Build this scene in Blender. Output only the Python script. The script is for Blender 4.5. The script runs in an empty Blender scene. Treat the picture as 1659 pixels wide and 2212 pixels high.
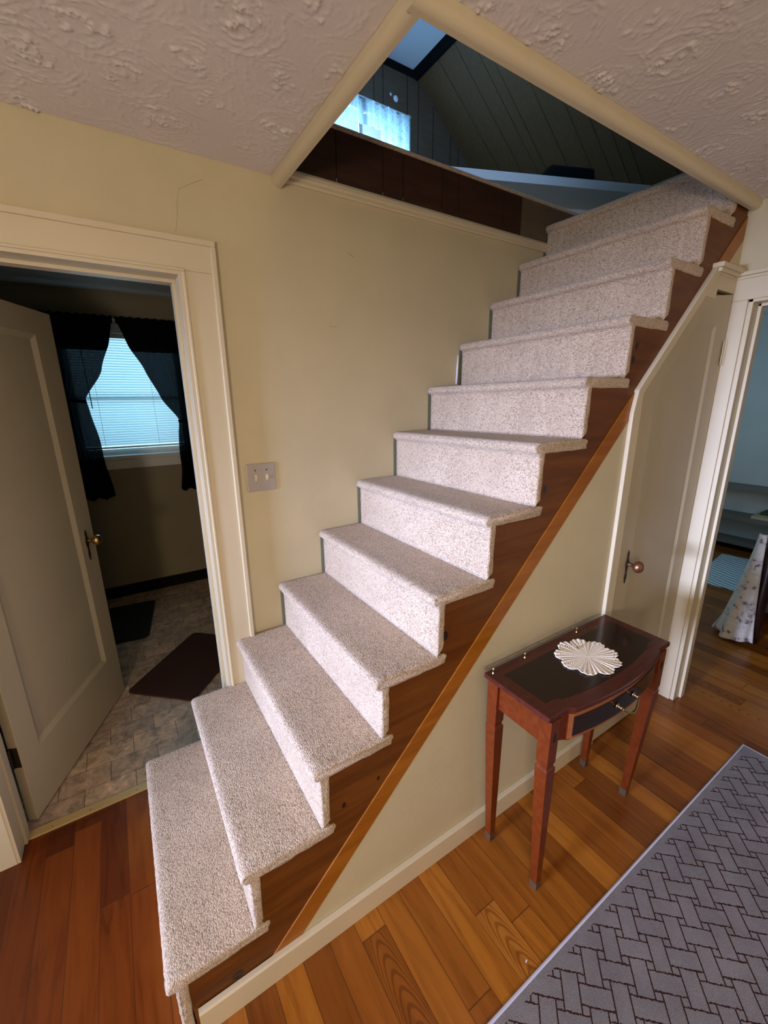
import bpy, bmesh, math, random
from mathutils import Vector, Matrix, noise
random.seed(7)
PI = math.pi
scene = bpy.context.scene
COL = scene.collection

# ------------------------------------------------------------------ camera
cam_data = bpy.data.cameras.new('camera')
cam = bpy.data.objects.new('camera', cam_data); COL.objects.link(cam)
cam_data.sensor_fit = 'HORIZONTAL'; cam_data.sensor_width = 36.0
cam_data.lens = 36.0 * 901.75 / 1659.0
cam_data.clip_start = 0.02
yaw, pitch, roll = math.radians(57.518), math.radians(-15.156), math.radians(-0.571)
fw = Vector((math.cos(pitch) * math.cos(yaw), math.cos(pitch) * math.sin(yaw), math.sin(pitch)))
rt = Vector((math.sin(yaw), -math.cos(yaw), 0)); up = rt.cross(fw)
r2 = rt * math.cos(roll) + up * math.sin(roll); u2 = -rt * math.sin(roll) + up * math.cos(roll)
M = Matrix(((r2.x, u2.x, -fw.x), (r2.y, u2.y, -fw.y), (r2.z, u2.z, -fw.z))).to_4x4()
M.translation = Vector((0.073, -1.698, 1.621)); cam.matrix_world = M
scene.camera = cam

# ------------------------------------------------------------------ world, lights, exposure
scene.view_settings.view_transform = 'Standard'; scene.view_settings.look = 'None'
scene.view_settings.exposure = 0.0; scene.view_settings.gamma = 1.0
scene.view_settings.use_curve_mapping = False
world = bpy.data.worlds.new('sky'); scene.world = world; world.use_nodes = True
bg = world.node_tree.nodes['Background']; bg.inputs[0].default_value = (0.42, 0.70, 1.0, 1); bg.inputs[1].default_value = 1.7

def area(name, loc, target, sx, sy, power, color, spread=180):
    d = bpy.data.lights.new(name, 'AREA'); d.shape = 'RECTANGLE'; d.size = sx; d.size_y = sy
    d.energy = power; d.color = color; d.spread = math.radians(spread)
    o = bpy.data.objects.new(name, d); COL.objects.link(o); o.location = loc
    o.rotation_euler = (Vector(target) - Vector(loc)).to_track_quat('-Z', 'Y').to_euler(); return o
def lamp(name, loc, power, color, r):
    d = bpy.data.lights.new(name, 'POINT'); d.energy = power; d.color = color; d.shadow_soft_size = r
    o = bpy.data.objects.new(name, d); COL.objects.link(o); o.location = loc; return o

# daylight through the living-room window in the left wall (lamp stands outside the opening)
area('daylight_left_window', (-6.0, -1.05, 1.6), (0.9, -0.85, 0.95), 1.2, 1.0, 190, (0.52, 0.62, 1.0), 70)
# warm ceiling fixture of the living room, behind the viewer
lamp('ceiling_lamp', (-0.1, -2.2, 2.05), 9, (1.0, 0.74, 0.46), 0.12)
lamp('warm_fill_light', (-1.0, -2.7, 1.45), 84, (1.0, 0.84, 0.67), 0.14)  # unseen warm fill light, added to brighten the ceiling and back wall
# table lamp further right in the same room
lamp('side_lamp', (2.0, -3.3, 1.7), 1.5, (1.0, 0.74, 0.45), 0.12)
# daylight outside the kitchen, attic and bedroom windows
area('kitchen_window_daylight', (0.25, 2.85, 1.7), (0.2, 1.2, 1.5), 1.0, 1.1, 21, (0.34, 0.78, 1.0))
area('attic_window_daylight', (2.42, 3.2, 2.95), (2.8, 1.75, 4.62), 0.9, 0.9, 700, (0.26, 0.58, 1.0), 60)
area('attic_far_daylight', (1.2, -1.45, 3.1), (2.8, 1.6, 4.5), 0.6, 0.8, 11, (0.30, 0.56, 1.0), 60)
area('bedroom_window_daylight', (4.2, 1.45, 1.6), (4.8, -0.9, 1.1), 1.3, 1.1, 12, (0.50, 0.80, 1.0))

# ------------------------------------------------------------------ node helpers
class NT:
    def __init__(s, name, rough=0.6, spec=0.5):
        s.m = bpy.data.materials.new(name); s.m.use_nodes = True
        s.t = s.m.node_tree; s.b = s.t.nodes['Principled BSDF']
        s.b.inputs['Roughness'].default_value = rough
        s.b.inputs['Specular IOR Level'].default_value = spec
    def n(s, typ, **kw):
        nd = s.t.nodes.new(typ)
        for k, v in kw.items():
            if k.startswith('in_'):
                key = k[3:]; key = int(key) if key.isdigit() else key.replace('_', ' ')
                nd.inputs[key].default_value = v
            else: setattr(nd, k, v)
        return nd
    def l(s, a, b): s.t.links.new(a, b)
    def math(s, op, a, b=None, c=None, clamp=False):
        nd = s.n('ShaderNodeMath', operation=op, use_clamp=clamp)
        for i, v in enumerate((a, b, c)):
            if v is None: continue
            if isinstance(v, (int, float)): nd.inputs[i].default_value = v
            else: s.l(v, nd.inputs[i])
        return nd.outputs[0]
    def ramp(s, fac, stops, interp='LINEAR'):
        nd = s.n('ShaderNodeValToRGB'); nd.color_ramp.interpolation = interp
        e = nd.color_ramp.elements
        while len(e) > 1: e.remove(e[-1])
        e[0].position = stops[0][0]; e[0].color = (*stops[0][1], 1)
        for p, c in stops[1:]:
            x = e.new(p); x.color = (*c, 1)
        s.l(fac, nd.inputs[0]); return nd.outputs[0]
    def coords(s, scale=(1, 1, 1), rot=(0, 0, 0), loc=(0, 0, 0)):
        tc = s.n('ShaderNodeTexCoord'); mp = s.n('ShaderNodeMapping')
        mp.inputs['Scale'].default_value = scale; mp.inputs['Rotation'].default_value = rot
        mp.inputs['Location'].default_value = loc
        s.l(tc.outputs['Object'], mp.inputs[0]); return mp.outputs[0]
    def noise(s, vec, scale, detail=2, rough=0.5, dist=0):
        nd = s.n('ShaderNodeTexNoise'); nd.inputs['Scale'].default_value = scale
        nd.inputs['Detail'].default_value = detail; nd.inputs['Roughness'].default_value = rough
        nd.inputs['Distortion'].default_value = dist
        if vec is not None: s.l(vec, nd.inputs['Vector'])
        return nd.outputs['Fac']
    def mix(s, fac, a, b, typ='MIX'):
        nd = s.n('ShaderNodeMix', data_type='RGBA', blend_type=typ)
        for sock, v in ((nd.inputs[0], fac), (nd.inputs[6], a), (nd.inputs[7], b)):
            if isinstance(v, (int, float)): sock.default_value = v
            elif isinstance(v, tuple): sock.default_value = (*v, 1)
            else: s.l(v, sock)
        return nd.outputs[2]
    def bump(s, h, strength=0.5, dist=0.01):
        nd = s.n('ShaderNodeBump'); nd.inputs['Strength'].default_value = strength
        nd.inputs['Distance'].default_value = dist; s.l(h, nd.inputs['Height'])
        s.l(nd.outputs[0], s.b.inputs['Normal'])
    def color(s, v):
        if isinstance(v, tuple): s.b.inputs['Base Color'].default_value = (*v, 1)
        else: s.l(v, s.b.inputs['Base Color'])

def paint(name, col, rough=0.55, var=0.06, bump=0.06):
    t = NT(name, rough, 0.4); c = t.coords()
    f = t.noise(c, 2.3, 4, 0.6)
    a = tuple(x * (1 - var) for x in col); b = tuple(min(1, x * (1 + var)) for x in col)
    t.color(t.ramp(f, [(0.3, a), (0.7, b)]))
    if bump: t.bump(t.noise(c, 180, 2), bump, 0.003)
    return t.m
def plain(name, col, rough=0.6, metal=0.0, spec=0.5):
    t = NT(name, rough, spec); t.color(col); t.b.inputs['Metallic'].default_value = metal
    f = t.noise(t.coords(), 25, 3)
    t.l(t.math('MULTIPLY_ADD', f, 0.16, rough - 0.08), t.b.inputs['Roughness'])
    return t.m

MAT = {}
MAT['wall'] = paint('cream_wall_paint', (0.55, 0.483, 0.315))
MAT['trim'] = paint('cream_gloss_trim_paint', (0.60, 0.52, 0.36), 0.4, 0.04, 0.03)
MAT['door'] = paint('door_cream_paint', (0.47, 0.40, 0.27), 0.42, 0.04, 0.02)
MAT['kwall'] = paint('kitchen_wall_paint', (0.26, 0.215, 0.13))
MAT['bwall'] = paint('bedroom_wall_paint', (0.50, 0.56, 0.56))
MAT['white'] = paint('white_paint', (0.70, 0.70, 0.70), 0.4, 0.03, 0.0)
MAT['black_base'] = plain('black_vinyl_base', (0.010, 0.008, 0.008), 0.9, 0, 0.1)
MAT['brass'] = plain('aged_brass', (0.55, 0.36, 0.14), 0.28, 1.0)
MAT['old_brass'] = plain('dull_brass', (0.26, 0.19, 0.09), 0.38, 1.0)
MAT['dark_iron'] = plain('dark_bronze', (0.045, 0.032, 0.022), 0.45, 0.7)
MAT['steel'] = plain('brushed_steel', (0.46, 0.42, 0.39), 0.45, 0.5)
MAT['cap'] = plain('tarnished_brass_cap', (0.20, 0.15, 0.09), 0.45, 0.8)
MAT['ivory'] = plain('ivory_plastic', (0.72, 0.62, 0.42), 0.4)
MAT['crack'] = plain('hairline_crack', (0.30, 0.23, 0.13), 0.9)
MAT['dark'] = plain('dark_void', (0.006, 0.006, 0.006), 0.95, 0, 0.05)
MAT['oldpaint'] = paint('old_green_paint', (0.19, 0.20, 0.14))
MAT['threshold'] = plain('brass_threshold', (0.62, 0.45, 0.20), 0.4, 0.35)

def ceiling_mat():
    t = NT('swirl_plaster', 0.7, 0.3); tc = t.coords()
    t.bump(t.math('MULTIPLY_ADD', t.noise(tc, 300, 2), 0.5, t.noise(tc, 70, 4, 0.7)), 0.35, 0.0016)
    t.color(t.ramp(t.noise(tc, 3, 3), [(0.3, (0.68, 0.625, 0.605)), (0.7, (0.74, 0.685, 0.665))]))
    return t.m
MAT['ceiling'] = ceiling_mat()

def carpet_mat():
    t = NT('berber_loop_carpet', 0.95, 0.1)
    tc = t.coords((1, 0.65, 1))
    vo = t.n('ShaderNodeTexVoronoi', feature='F1'); vo.inputs['Scale'].default_value = 275
    vo.inputs['Randomness'].default_value = 0.85; t.l(tc, vo.inputs['Vector'])
    sep = t.n('ShaderNodeSeparateColor'); t.l(vo.outputs['Color'], sep.inputs[0])
    col = t.ramp(sep.outputs[0], [(0.0, (0.33, 0.265, 0.205)), (0.05, (0.42, 0.335, 0.25)), (0.12, (0.50, 0.40, 0.295)),
                                  (0.55, (0.57, 0.465, 0.355)), (0.88, (0.66, 0.55, 0.43)), (1, (0.40, 0.29, 0.20))])
    big = t.ramp(t.noise(tc, 9, 3), [(0.3, (0.90, 0.88, 0.86)), (0.7, (1.04, 1.02, 1.0))])
    col = t.mix(1.0, col, big, 'MULTIPLY')
    dk = t.ramp(vo.outputs['Distance'], [(0.35, (1, 1, 1)), (0.80, (0.68, 0.63, 0.59))])
    t.color(t.mix(1.0, col, dk, 'MULTIPLY'))
    hh = t.math('SUBTRACT', 1.0, vo.outputs['Distance'])
    t.bump(hh, 0.6, 0.0026)
    t.b.inputs['Sheen Weight'].default_value = 0.25; t.b.inputs['Sheen Roughness'].default_value = 0.5
    return t.m
MAT['carpet'] = carpet_mat()

def knotty(name, c1, c2, c3, rot=0.0, rough=0.45):
    t = NT(name, rough, 0.25)
    a = t.coords((1.2, 14, 14), (0, rot, 0))
    f = t.noise(a, 1.6, 5, 0.6, 0.8)
    base = t.ramp(f, [(0.25, c1), (0.5, c2), (0.75, c3)])
    t.color(base); t.bump(f, 0.05, 0.002)
    return t.m
MAT['stringer'] = knotty('stained_pine', (0.080, 0.023, 0.003), (0.130, 0.041, 0.005), (0.18, 0.062, 0.008), math.radians(45))
MAT['strip'] = knotty('stained_pine_strip', (0.24, 0.075, 0.006), (0.31, 0.105, 0.010), (0.38, 0.140, 0.016), math.radians(45), 0.3)
MAT['knot'] = plain('pine_knot', (0.020, 0.007, 0.004), 0.4)

def floor_mat():
    t = NT('oak_strip_floor', 0.36, 0.35)
    tc = t.n('ShaderNodeTexCoord'); sp = t.n('ShaderNodeSeparateXYZ'); t.l(tc.outputs['Object'], sp.inputs[0])
    W = 0.0855; X, Y = sp.outputs[0], sp.outputs[1]
    u = t.math('DIVIDE', t.math('ADD', X, 10.03), W); row = t.math('FLOOR', u); fu = t.math('FRACT', u)
    wn = t.n('ShaderNodeTexWhiteNoise', noise_dimensions='1D'); t.l(row, wn.inputs['W'])
    L = 1.15
    v = t.math('DIVIDE', t.math('ADD', Y, t.math('MULTIPLY_ADD', wn.outputs['Value'], 5.0, 20.0)), L)
    cl = t.math('FLOOR', v); fv = t.math('FRACT', v)
    cb = t.n('ShaderNodeCombineXYZ'); t.l(row, cb.inputs[0]); t.l(cl, cb.inputs[1])
    w2 = t.n('ShaderNodeTexWhiteNoise', noise_dimensions='2D'); t.l(cb.outputs[0], w2.inputs['Vector'])
    base = t.ramp(w2.outputs['Value'], [(0.0, (0.17, 0.050, 0.006)), (0.3, (0.25, 0.078, 0.009)), (0.6, (0.31, 0.105, 0.012)),
                                        (0.85, (0.38, 0.138, 0.016)), (1.0, (0.43, 0.17, 0.026))])
    # grain, offset per board
    gv = t.n('ShaderNodeCombineXYZ')
    t.l(t.math('MULTIPLY', X, 26), gv.inputs[0]); t.l(t.math('MULTIPLY_ADD', Y, 2.1, t.math('MULTIPLY', w2.outputs['Value'], 37)), gv.inputs[1])
    g = t.noise(gv.outputs[0], 1.0, 6, 0.62, 1.3)
    grain = t.ramp(g, [(0.30, (0.62, 0.55, 0.50)), (0.5, (0.95, 0.93, 0.9)), (0.72, (1.12, 1.12, 1.1))])
    col = t.mix(1.0, base, grain, 'MULTIPLY')
    # a few boards carry bold cathedral grain
    wv = t.n('ShaderNodeCombineXYZ')
    cx = t.math('SUBTRACT', fu, 0.5)
    par = t.math('MULTIPLY_ADD', t.math('MULTIPLY', cx, cx), 0.65, Y)
    wob = t.noise(tc.outputs['Object'], 11, 2)
    sn = t.math('SINE', t.math('MULTIPLY', t.math('MULTIPLY_ADD', wob, 0.022, par), 150))
    cath = t.ramp(sn, [(0.15, (1, 1, 1)), (0.9, (0.50, 0.42, 0.36))])
    sel = t.math('GREATER_THAN', t.math('FRACT', t.math('MULTIPLY', w2.outputs['Value'], 7.31)), 0.83)
    col = t.mix(t.math('MULTIPLY', sel, 0.75), col, t.mix(1.0, col, cath, 'MULTIPLY'))
    # worn / darker finish near the kitchen door (its own stain, with a shape of its own)
    redmask = t.ramp(t.math('ADD', t.math('MULTIPLY', X, 1.0), t.math('MULTIPLY', t.noise(tc.outputs['Object'], 3, 3), 0.5)), [(0.10, (1, 1, 1)), (0.45, (0, 0, 0))])
    red = t.mix(1.0, col, (0.52, 0.33, 0.34), 'MULTIPLY')
    col = t.mix(redmask, col, red)
    # seams
    su = t.math('LESS_THAN', t.math('ABSOLUTE', t.math('SUBTRACT', fu, 0.5)), 0.487)
    sv = t.math('LESS_THAN', t.math('ABSOLUTE', t.math('SUBTRACT', fv, 0.5)), 0.4985)
    seam = t.math('MULTIPLY', su, sv)
    col = t.mix(t.math('MULTIPLY_ADD', seam, -0.7, 0.7), col, (0.05, 0.018, 0.006))
    t.color(col)
    t.l(t.math('MULTIPLY_ADD', g, 0.22, 0.20), t.b.inputs['Roughness'])
    t.bump(t.math('MULTIPLY_ADD', g, 0.15, seam), 0.25, 0.0015)
    return t.m
MAT['floor'] = floor_mat()

def vinyl_mat():
    t = NT('slate_look_vinyl', 0.42, 0.45)
    tc = t.coords(loc=(0.068, 0.03, 0))
    br = t.n('ShaderNodeTexBrick'); t.l(tc, br.inputs['Vector'])
    br.inputs['Scale'].default_value = 1.0; br.inputs['Brick Width'].default_value = 0.19; br.inputs['Row Height'].default_value = 0.118
    br.inputs['Mortar Size'].default_value = 0.0016; br.inputs['Mortar Smooth'].default_value = 0.3
    br.offset = 0.5; br.squash = 1.0
    br.inputs['Color1'].default_value = (0.58, 0.45, 0.32, 1); br.inputs['Color2'].default_value = (0.40, 0.31, 0.24, 1)
    br.inputs['Mortar'].default_value = (0.13, 0.095, 0.07, 1)
    n = t.noise(tc, 17, 8, 0.75, 0.7)
    m = t.ramp(n, [(0.32, (0.42, 0.37, 0.34)), (0.47, (0.85, 0.82, 0.78)), (0.56, (1.1, 1.05, 1.0)), (0.66, (1.6, 1.5, 1.35))])
    t.color(t.mix(1.0, br.outputs['Color'], m, 'MULTIPLY'))
    t.bump(t.math('SUBTRACT', n, br.outputs['Fac']), 0.15, 0.002)
    return t.m
MAT['vinyl'] = vinyl_mat()

def rug_mat():
    t = NT('grey_rug_weave_pattern', 0.95, 0.1)
    tc = t.n('ShaderNodeTexCoord'); sp = t.n('ShaderNodeSeparateXYZ'); t.l(tc.outputs['Object'], sp.inputs[0])
    wob = t.noise(tc.outputs['Object'], 160, 2); wo = t.math('MULTIPLY_ADD', wob, 0.006, -0.003)
    X = t.math('ADD', t.math('SUBTRACT', sp.outputs[0], 1.266), wo); Y = t.math('ADD', t.math('MULTIPLY', t.math('ADD', sp.outputs[1], 1.270), 1.06), wo)
    k = 1.0 / 0.0979
    # square centres every .0979 m along x and half-way on the next row
    u = t.math('MULTIPLY', t.math('SUBTRACT', X, Y), k); v = t.math('MULTIPLY', t.math('ADD', X, Y), k)
    u = t.math('ADD', u, 100.5); v = t.math('ADD', v, 100.5)
    iu, iv = t.math('FLOOR', u), t.math('FLOOR', v)
    a = t.math('ABSOLUTE', t.math('SUBTRACT', t.math('FRACT', u), 0.5)); b = t.math('ABSOLUTE', t.math('SUBTRACT', t.math('FRACT', v), 0.5))
    par = t.math('MODULO', t.math('ADD', iu, iv), 2.0)
    def sw(p, q): return t.math('ADD', t.math('MULTIPLY', p, t.math('SUBTRACT', 1.0, par)), t.math('MULTIPLY', q, par))
    A, B = sw(a, b), sw(b, a); h = 0.345
    d1 = t.math('ABSOLUTE', t.math('SUBTRACT', B, h))
    d2 = t.math('MAXIMUM', t.math('ABSOLUTE', t.math('SUBTRACT', A, h)), t.math('SUBTRACT', h, B))
    d = t.math('MINIMUM', d1, d2)
    brk = t.math('MULTIPLY_ADD', t.noise(tc.outputs['Object'], 260, 1), 0.03, 0.014)
    line = t.math('LESS_THAN', d, brk)
    # plain margin and pale bound edge
    ed = t.math('GREATER_THAN', sp.outputs[1], -1.259)
    line = t.math('MULTIPLY', line, t.math('SUBTRACT', 1.0, ed))
    line = t.math('MULTIPLY', line, t.math('LESS_THAN', sp.outputs[0], 2.345))
    base = t.ramp(t.noise(tc.outputs['Object'], 7, 6, 0.7), [(0.3, (0.165, 0.155, 0.16)), (0.7, (0.235, 0.22, 0.225))])
    spk = t.ramp(t.noise(tc.outputs['Object'], 420, 2), [(0.35, (0.8, 0.8, 0.8)), (0.65, (1.15, 1.15, 1.15))])
    base = t.mix(1.0, base, spk, 'MULTIPLY')
    t.color(t.mix(line, base, (0.040, 0.016, 0.014)))
    t.bump(t.math('MULTIPLY_ADD', line, -0.8, t.noise(tc.outputs['Object'], 500, 2)), 0.5, 0.003)
    return t.m
MAT['rug'] = rug_mat()
MAT['rug_edge'] = plain('rug_binding', (0.34, 0.31, 0.32), 0.9)

def mahogany(name, dark, light, rough=0.3):
    t = NT(name, rough, 0.35); c = t.coords((3, 22, 22))
    f = t.noise(c, 2.0, 5, 0.6, 0.5); t.color(t.ramp(f, [(0.25, dark), (0.75, light)])); return t.m
MAT['mahogany'] = mahogany('mahogany', (0.085, 0.013, 0.0022), (0.145, 0.027, 0.0045))
MAT['mahogany_top'] = mahogany('mahogany_band', (0.045, 0.010, 0.007), (0.085, 0.018, 0.011), 0.20)
MAT['mahogany_dark'] = mahogany('dark_veneer_panel', (0.010, 0.005, 0.004), (0.020, 0.009, 0.007), 0.16)
MAT['inlay'] = mahogany('inlay_band', (0.20, 0.060, 0.018), (0.28, 0.085, 0.025), 0.25)
MAT['panel_dark'] = mahogany('dark_brown_panelling', (0.030, 0.014, 0.009), (0.060, 0.026, 0.015), 0.5)
MAT['panel_grey'] = mahogany('grey_brown_panelling', (0.10, 0.075, 0.05), (0.15, 0.11, 0.075), 0.5)
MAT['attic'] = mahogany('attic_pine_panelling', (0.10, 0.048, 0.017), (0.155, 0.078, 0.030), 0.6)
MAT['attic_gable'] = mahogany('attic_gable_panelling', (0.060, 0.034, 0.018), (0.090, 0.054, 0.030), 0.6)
MAT['matbrown'] = plain('brown_foam_mat', (0.042, 0.014, 0.010), 0.9)
MAT['matblack'] = plain('black_foam_mat', (0.014, 0.012, 0.012), 0.9)

def sheer(name, col, alpha, scale):
    t = NT(name, 0.9, 0.1); t.color(col)
    tr = t.n('ShaderNodeBsdfTransparent'); tl = t.n('ShaderNodeBsdfTranslucent'); tl.inputs[0].default_value = (*col, 1)
    mx = t.n('ShaderNodeMixShader'); mx.inputs[0].default_value = 0.32 if name.startswith('white_blind') else 0.5
    t.l(t.b.outputs[0], mx.inputs[1]); t.l(tl.outputs[0], mx.inputs[2])
    m2 = t.n('ShaderNodeMixShader')
    t.l(tr.outputs[0], m2.inputs[1]); t.l(mx.outputs[0], m2.inputs[2])
    if scale:
        tc = t.coords((1, 1, 0.6))
        f = t.n('ShaderNodeTexVoronoi'); f.inputs['Scale'].default_value = scale; t.l(tc, f.inputs['Vector'])
        big = t.noise(tc, 26, 3, 0.6)
        a = t.math('ADD', t.ramp(f.outputs['Distance'], [(0.25, (alpha - .35,) * 3), (0.45, (alpha,) * 3)]), t.math('MULTIPLY_ADD', big, 0.5, -0.25), clamp=True)
        t.l(a, m2.inputs[0])
    else: m2.inputs[0].default_value = alpha
    out = t.t.nodes['Material Output']; t.l(m2.outputs[0], out.inputs[0]); return t.m
MAT['sheer_black'] = sheer('black_voile', (0.008, 0.008, 0.010), 0.985, 0)
MAT['lace'] = sheer('white_lace', (0.26, 0.30, 0.31), 0.97, 60)
MAT['blind'] = sheer('white_blind_slat', (0.72, 0.78, 0.80), 1.0, 0)
MAT['doily'] = plain('cream_crochet_cotton', (0.90, 0.83, 0.70), 0.9)
MAT['grass'] = paint('garden_hedge', (0.10, 0.20, 0.16), 0.9, 0.3, 0)
def glass_mat():
    t = NT('window_glass', 0.05); tr = t.n('ShaderNodeBsdfTransparent'); gl = t.n('ShaderNodeBsdfGlossy'); gl.inputs['Roughness'].default_value = 0.02
    fr = t.n('ShaderNodeFresnel'); mx = t.n('ShaderNodeMixShader'); t.l(fr.outputs[0], mx.inputs[0]); t.l(tr.outputs[0], mx.inputs[1]); t.l(gl.outputs[0], mx.inputs[2])
    t.l(mx.outputs[0], t.t.nodes['Material Output'].inputs[0]); return t.m
MAT['glass'] = glass_mat()
def floral():
    t = NT('floral_bedspread', 0.9, 0.1); tc = t.coords()
    n = t.noise(tc, 16, 4, 0.7); t.color(t.ramp(n, [(0.36, (0.16, 0.12, 0.14)), (0.44, (0.55, 0.52, 0.48)), (0.62, (0.62, 0.60, 0.55)), (0.72, (0.48, 0.36, 0.34))])); return t.m
MAT['floral'] = floral()
def stripes():
    t = NT('blue_white_rag_rug', 0.9, 0.1); tc = t.coords(rot=(0, 0, 0.35)); w = t.n('ShaderNodeTexWave'); w.inputs['Scale'].default_value = 6; w.inputs['Distortion'].default_value = 2.5
    t.l(tc, w.inputs['Vector']); t.color(t.ramp(w.outputs['Fac'], [(0.2, (0.26, 0.34, 0.38)), (0.7, (0.66, 0.74, 0.76))])); return t.m
MAT['ragrug'] = stripes()
MAT['bedwood'] = mahogany('dark_turned_wood', (0.012, 0.005, 0.004), (0.03, 0.011, 0.008), 0.3)
MAT['shelf'] = paint('shelf_taupe_paint', (0.16, 0.145, 0.12), 0.5, 0.05, 0)
MAT['attic_ceiling'] = paint('attic_ceiling_white', (0.84, 0.85, 0.86), 0.8, 0.02, 0)
MAT['linen'] = plain('pale_linen', (0.60, 0.66, 0.62), 0.9)

# ------------------------------------------------------------------ mesh helpers
class MB:
    def __init__(s): s.v = []; s.f = []; s.m = []; s.mi = 0
    def add(s, vs, fs):
        o = len(s.v); s.v += [tuple(v) for v in vs]; s.f += [[i + o for i in f] for f in fs]; s.m += [s.mi] * len(fs); return s
    def box(s, x0, x1, y0, y1, z0, z1):
        return s.add([(x0, y0, z0), (x1, y0, z0), (x1, y1, z0), (x0, y1, z0), (x0, y0, z1), (x1, y0, z1), (x1, y1, z1), (x0, y1, z1)],
                     [(0, 3, 2, 1), (4, 5, 6, 7), (0, 1, 5, 4), (1, 2, 6, 5), (2, 3, 7, 6), (3, 0, 4, 7)])
    def prism(s, poly, axis, a, b):
        n = len(poly)
        def P(p, t):
            return {'x': (t, p[0], p[1]), 'y': (p[0], t, p[1]), 'z': (p[0], p[1], t)}[axis]
        vs = [P(p, a) for p in poly] + [P(p, b) for p in poly]
        return s.add(vs, [tuple(range(n))[::-1], tuple(range(n, 2 * n))] + [(i, (i + 1) % n, n + (i + 1) % n, n + i) for i in range(n)])
    def lathe(s, prof, origin=(0, 0, 0), axis=(0, 0, 1), n=20):
        ax = Vector(axis).normalized(); q = Vector((0, 0, 1)).rotation_difference(ax); o = Vector(origin)
        vs = []
        for r, h in prof:
            for k in range(n):
                a = 2 * PI * k / n; vs.append(o + q @ Vector((r * math.cos(a), r * math.sin(a), h)))
        fs = [(i * n + k, i * n + (k + 1) % n, (i + 1) * n + (k + 1) % n, (i + 1) * n + k) for i in range(len(prof) - 1) for k in range(n)]
        fs += [tuple(range(n))[::-1], tuple((len(prof) - 1) * n + k for k in range(n))]
        return s.add(vs, fs)
    def tube(s, pts, r, n=8):
        pts = [Vector(p) for p in pts]; vs = []
        for i, p in enumerate(pts):
            d = (pts[min(i + 1, len(pts) - 1)] - pts[max(i - 1, 0)]).normalized()
            a = d.orthogonal().normalized() if abs(d.z) > 0.95 else Vector((0, 0, 1)).cross(d).normalized(); b = d.cross(a)
            rr = r[i] if isinstance(r, (list, tuple)) else r
            for k in range(n): vs.append(p + a * math.cos(2 * PI * k / n) * rr + b * math.sin(2 * PI * k / n) * rr)
        fs = [(i * n + k, i * n + (k + 1) % n, (i + 1) * n + (k + 1) % n, (i + 1) * n + k) for i in range(len(pts) - 1) for k in range(n)]
        fs += [tuple(range(n))[::-1], tuple((len(pts) - 1) * n + k for k in range(n))]
        return s.add(vs, fs)
    def grid(s, fn, nu, nv):
        vs = [fn(i / nu, j / nv) for j in range(nv + 1) for i in range(nu + 1)]
        return s.add(vs, [(j * (nu + 1) + i, j * (nu + 1) + i + 1, (j + 1) * (nu + 1) + i + 1, (j + 1) * (nu + 1) + i) for j in range(nv) for i in range(nu)])
    def build(s, name, mats, parent=None, smooth=False, bevel=0, seg=2, solid=0):
        me = bpy.data.meshes.new(name); me.from_pydata(s.v, [], s.f)
        if not isinstance(mats, (list, tuple)): mats = [mats]
        for m in mats: me.materials.append(MAT[m] if isinstance(m, str) else m)
        for p, mi in zip(me.polygons, s.m): p.material_index = mi
        bm = bmesh.new(); bm.from_mesh(me); bmesh.ops.recalc_face_normals(bm, faces=bm.faces); bm.to_mesh(me); bm.free()
        if smooth: me.polygons.foreach_set('use_smooth', [True] * len(me.polygons))
        o = bpy.data.objects.new(name, me); COL.objects.link(o)
        if parent: o.parent = parent
        if solid:
            md = o.modifiers.new('thick', 'SOLIDIFY'); md.thickness = solid
        if bevel:
            md = o.modifiers.new('bevel', 'BEVEL'); md.width = bevel; md.segments = seg; md.limit_method = 'ANGLE'; md.harden_normals = False
        return o
def struct(o): o['kind'] = 'structure'; return o
def tag(o, label, cat, group=None):
    o['label'] = label; o['category'] = cat
    if group: o['group'] = group
    return o
def thing(name, label, cat, loc=(0, 0, 0), rz=0, group=None):
    o = bpy.data.objects.new(name, None); COL.objects.link(o); o.location = loc; o.rotation_euler = (0, 0, rz); o.empty_display_size = 0.05
    return tag(o, label, cat, group)

# ------------------------------------------------------------------ structure: floors, ceiling, walls
struct(MB().box(-2.7, 5.9, -3.9, 0.085, -0.05, 0.0).build('floor', 'floor'))
struct(MB().box(-1.6, 1.8, 0.085, 2.4, -0.05, 0.0).build('floor', 'vinyl'))
struct(MB().box(2.6, 5.9, 0.085, 1.2, -0.05, 0.0).build('floor', 'floor'))
OX0, OX1, OY = 0.690, 2.485, -0.864      # stairwell opening
XW = 2.465                               # face of the right wall
c = MB(); c.box(-2.7, OX0, -3.9, 0.0, 2.4, 2.46); c.box(OX0, OX1, -3.9, OY, 2.4, 2.46); c.box(OX1, 2.6, -3.9, 0.0, 2.4, 2.46)
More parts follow.
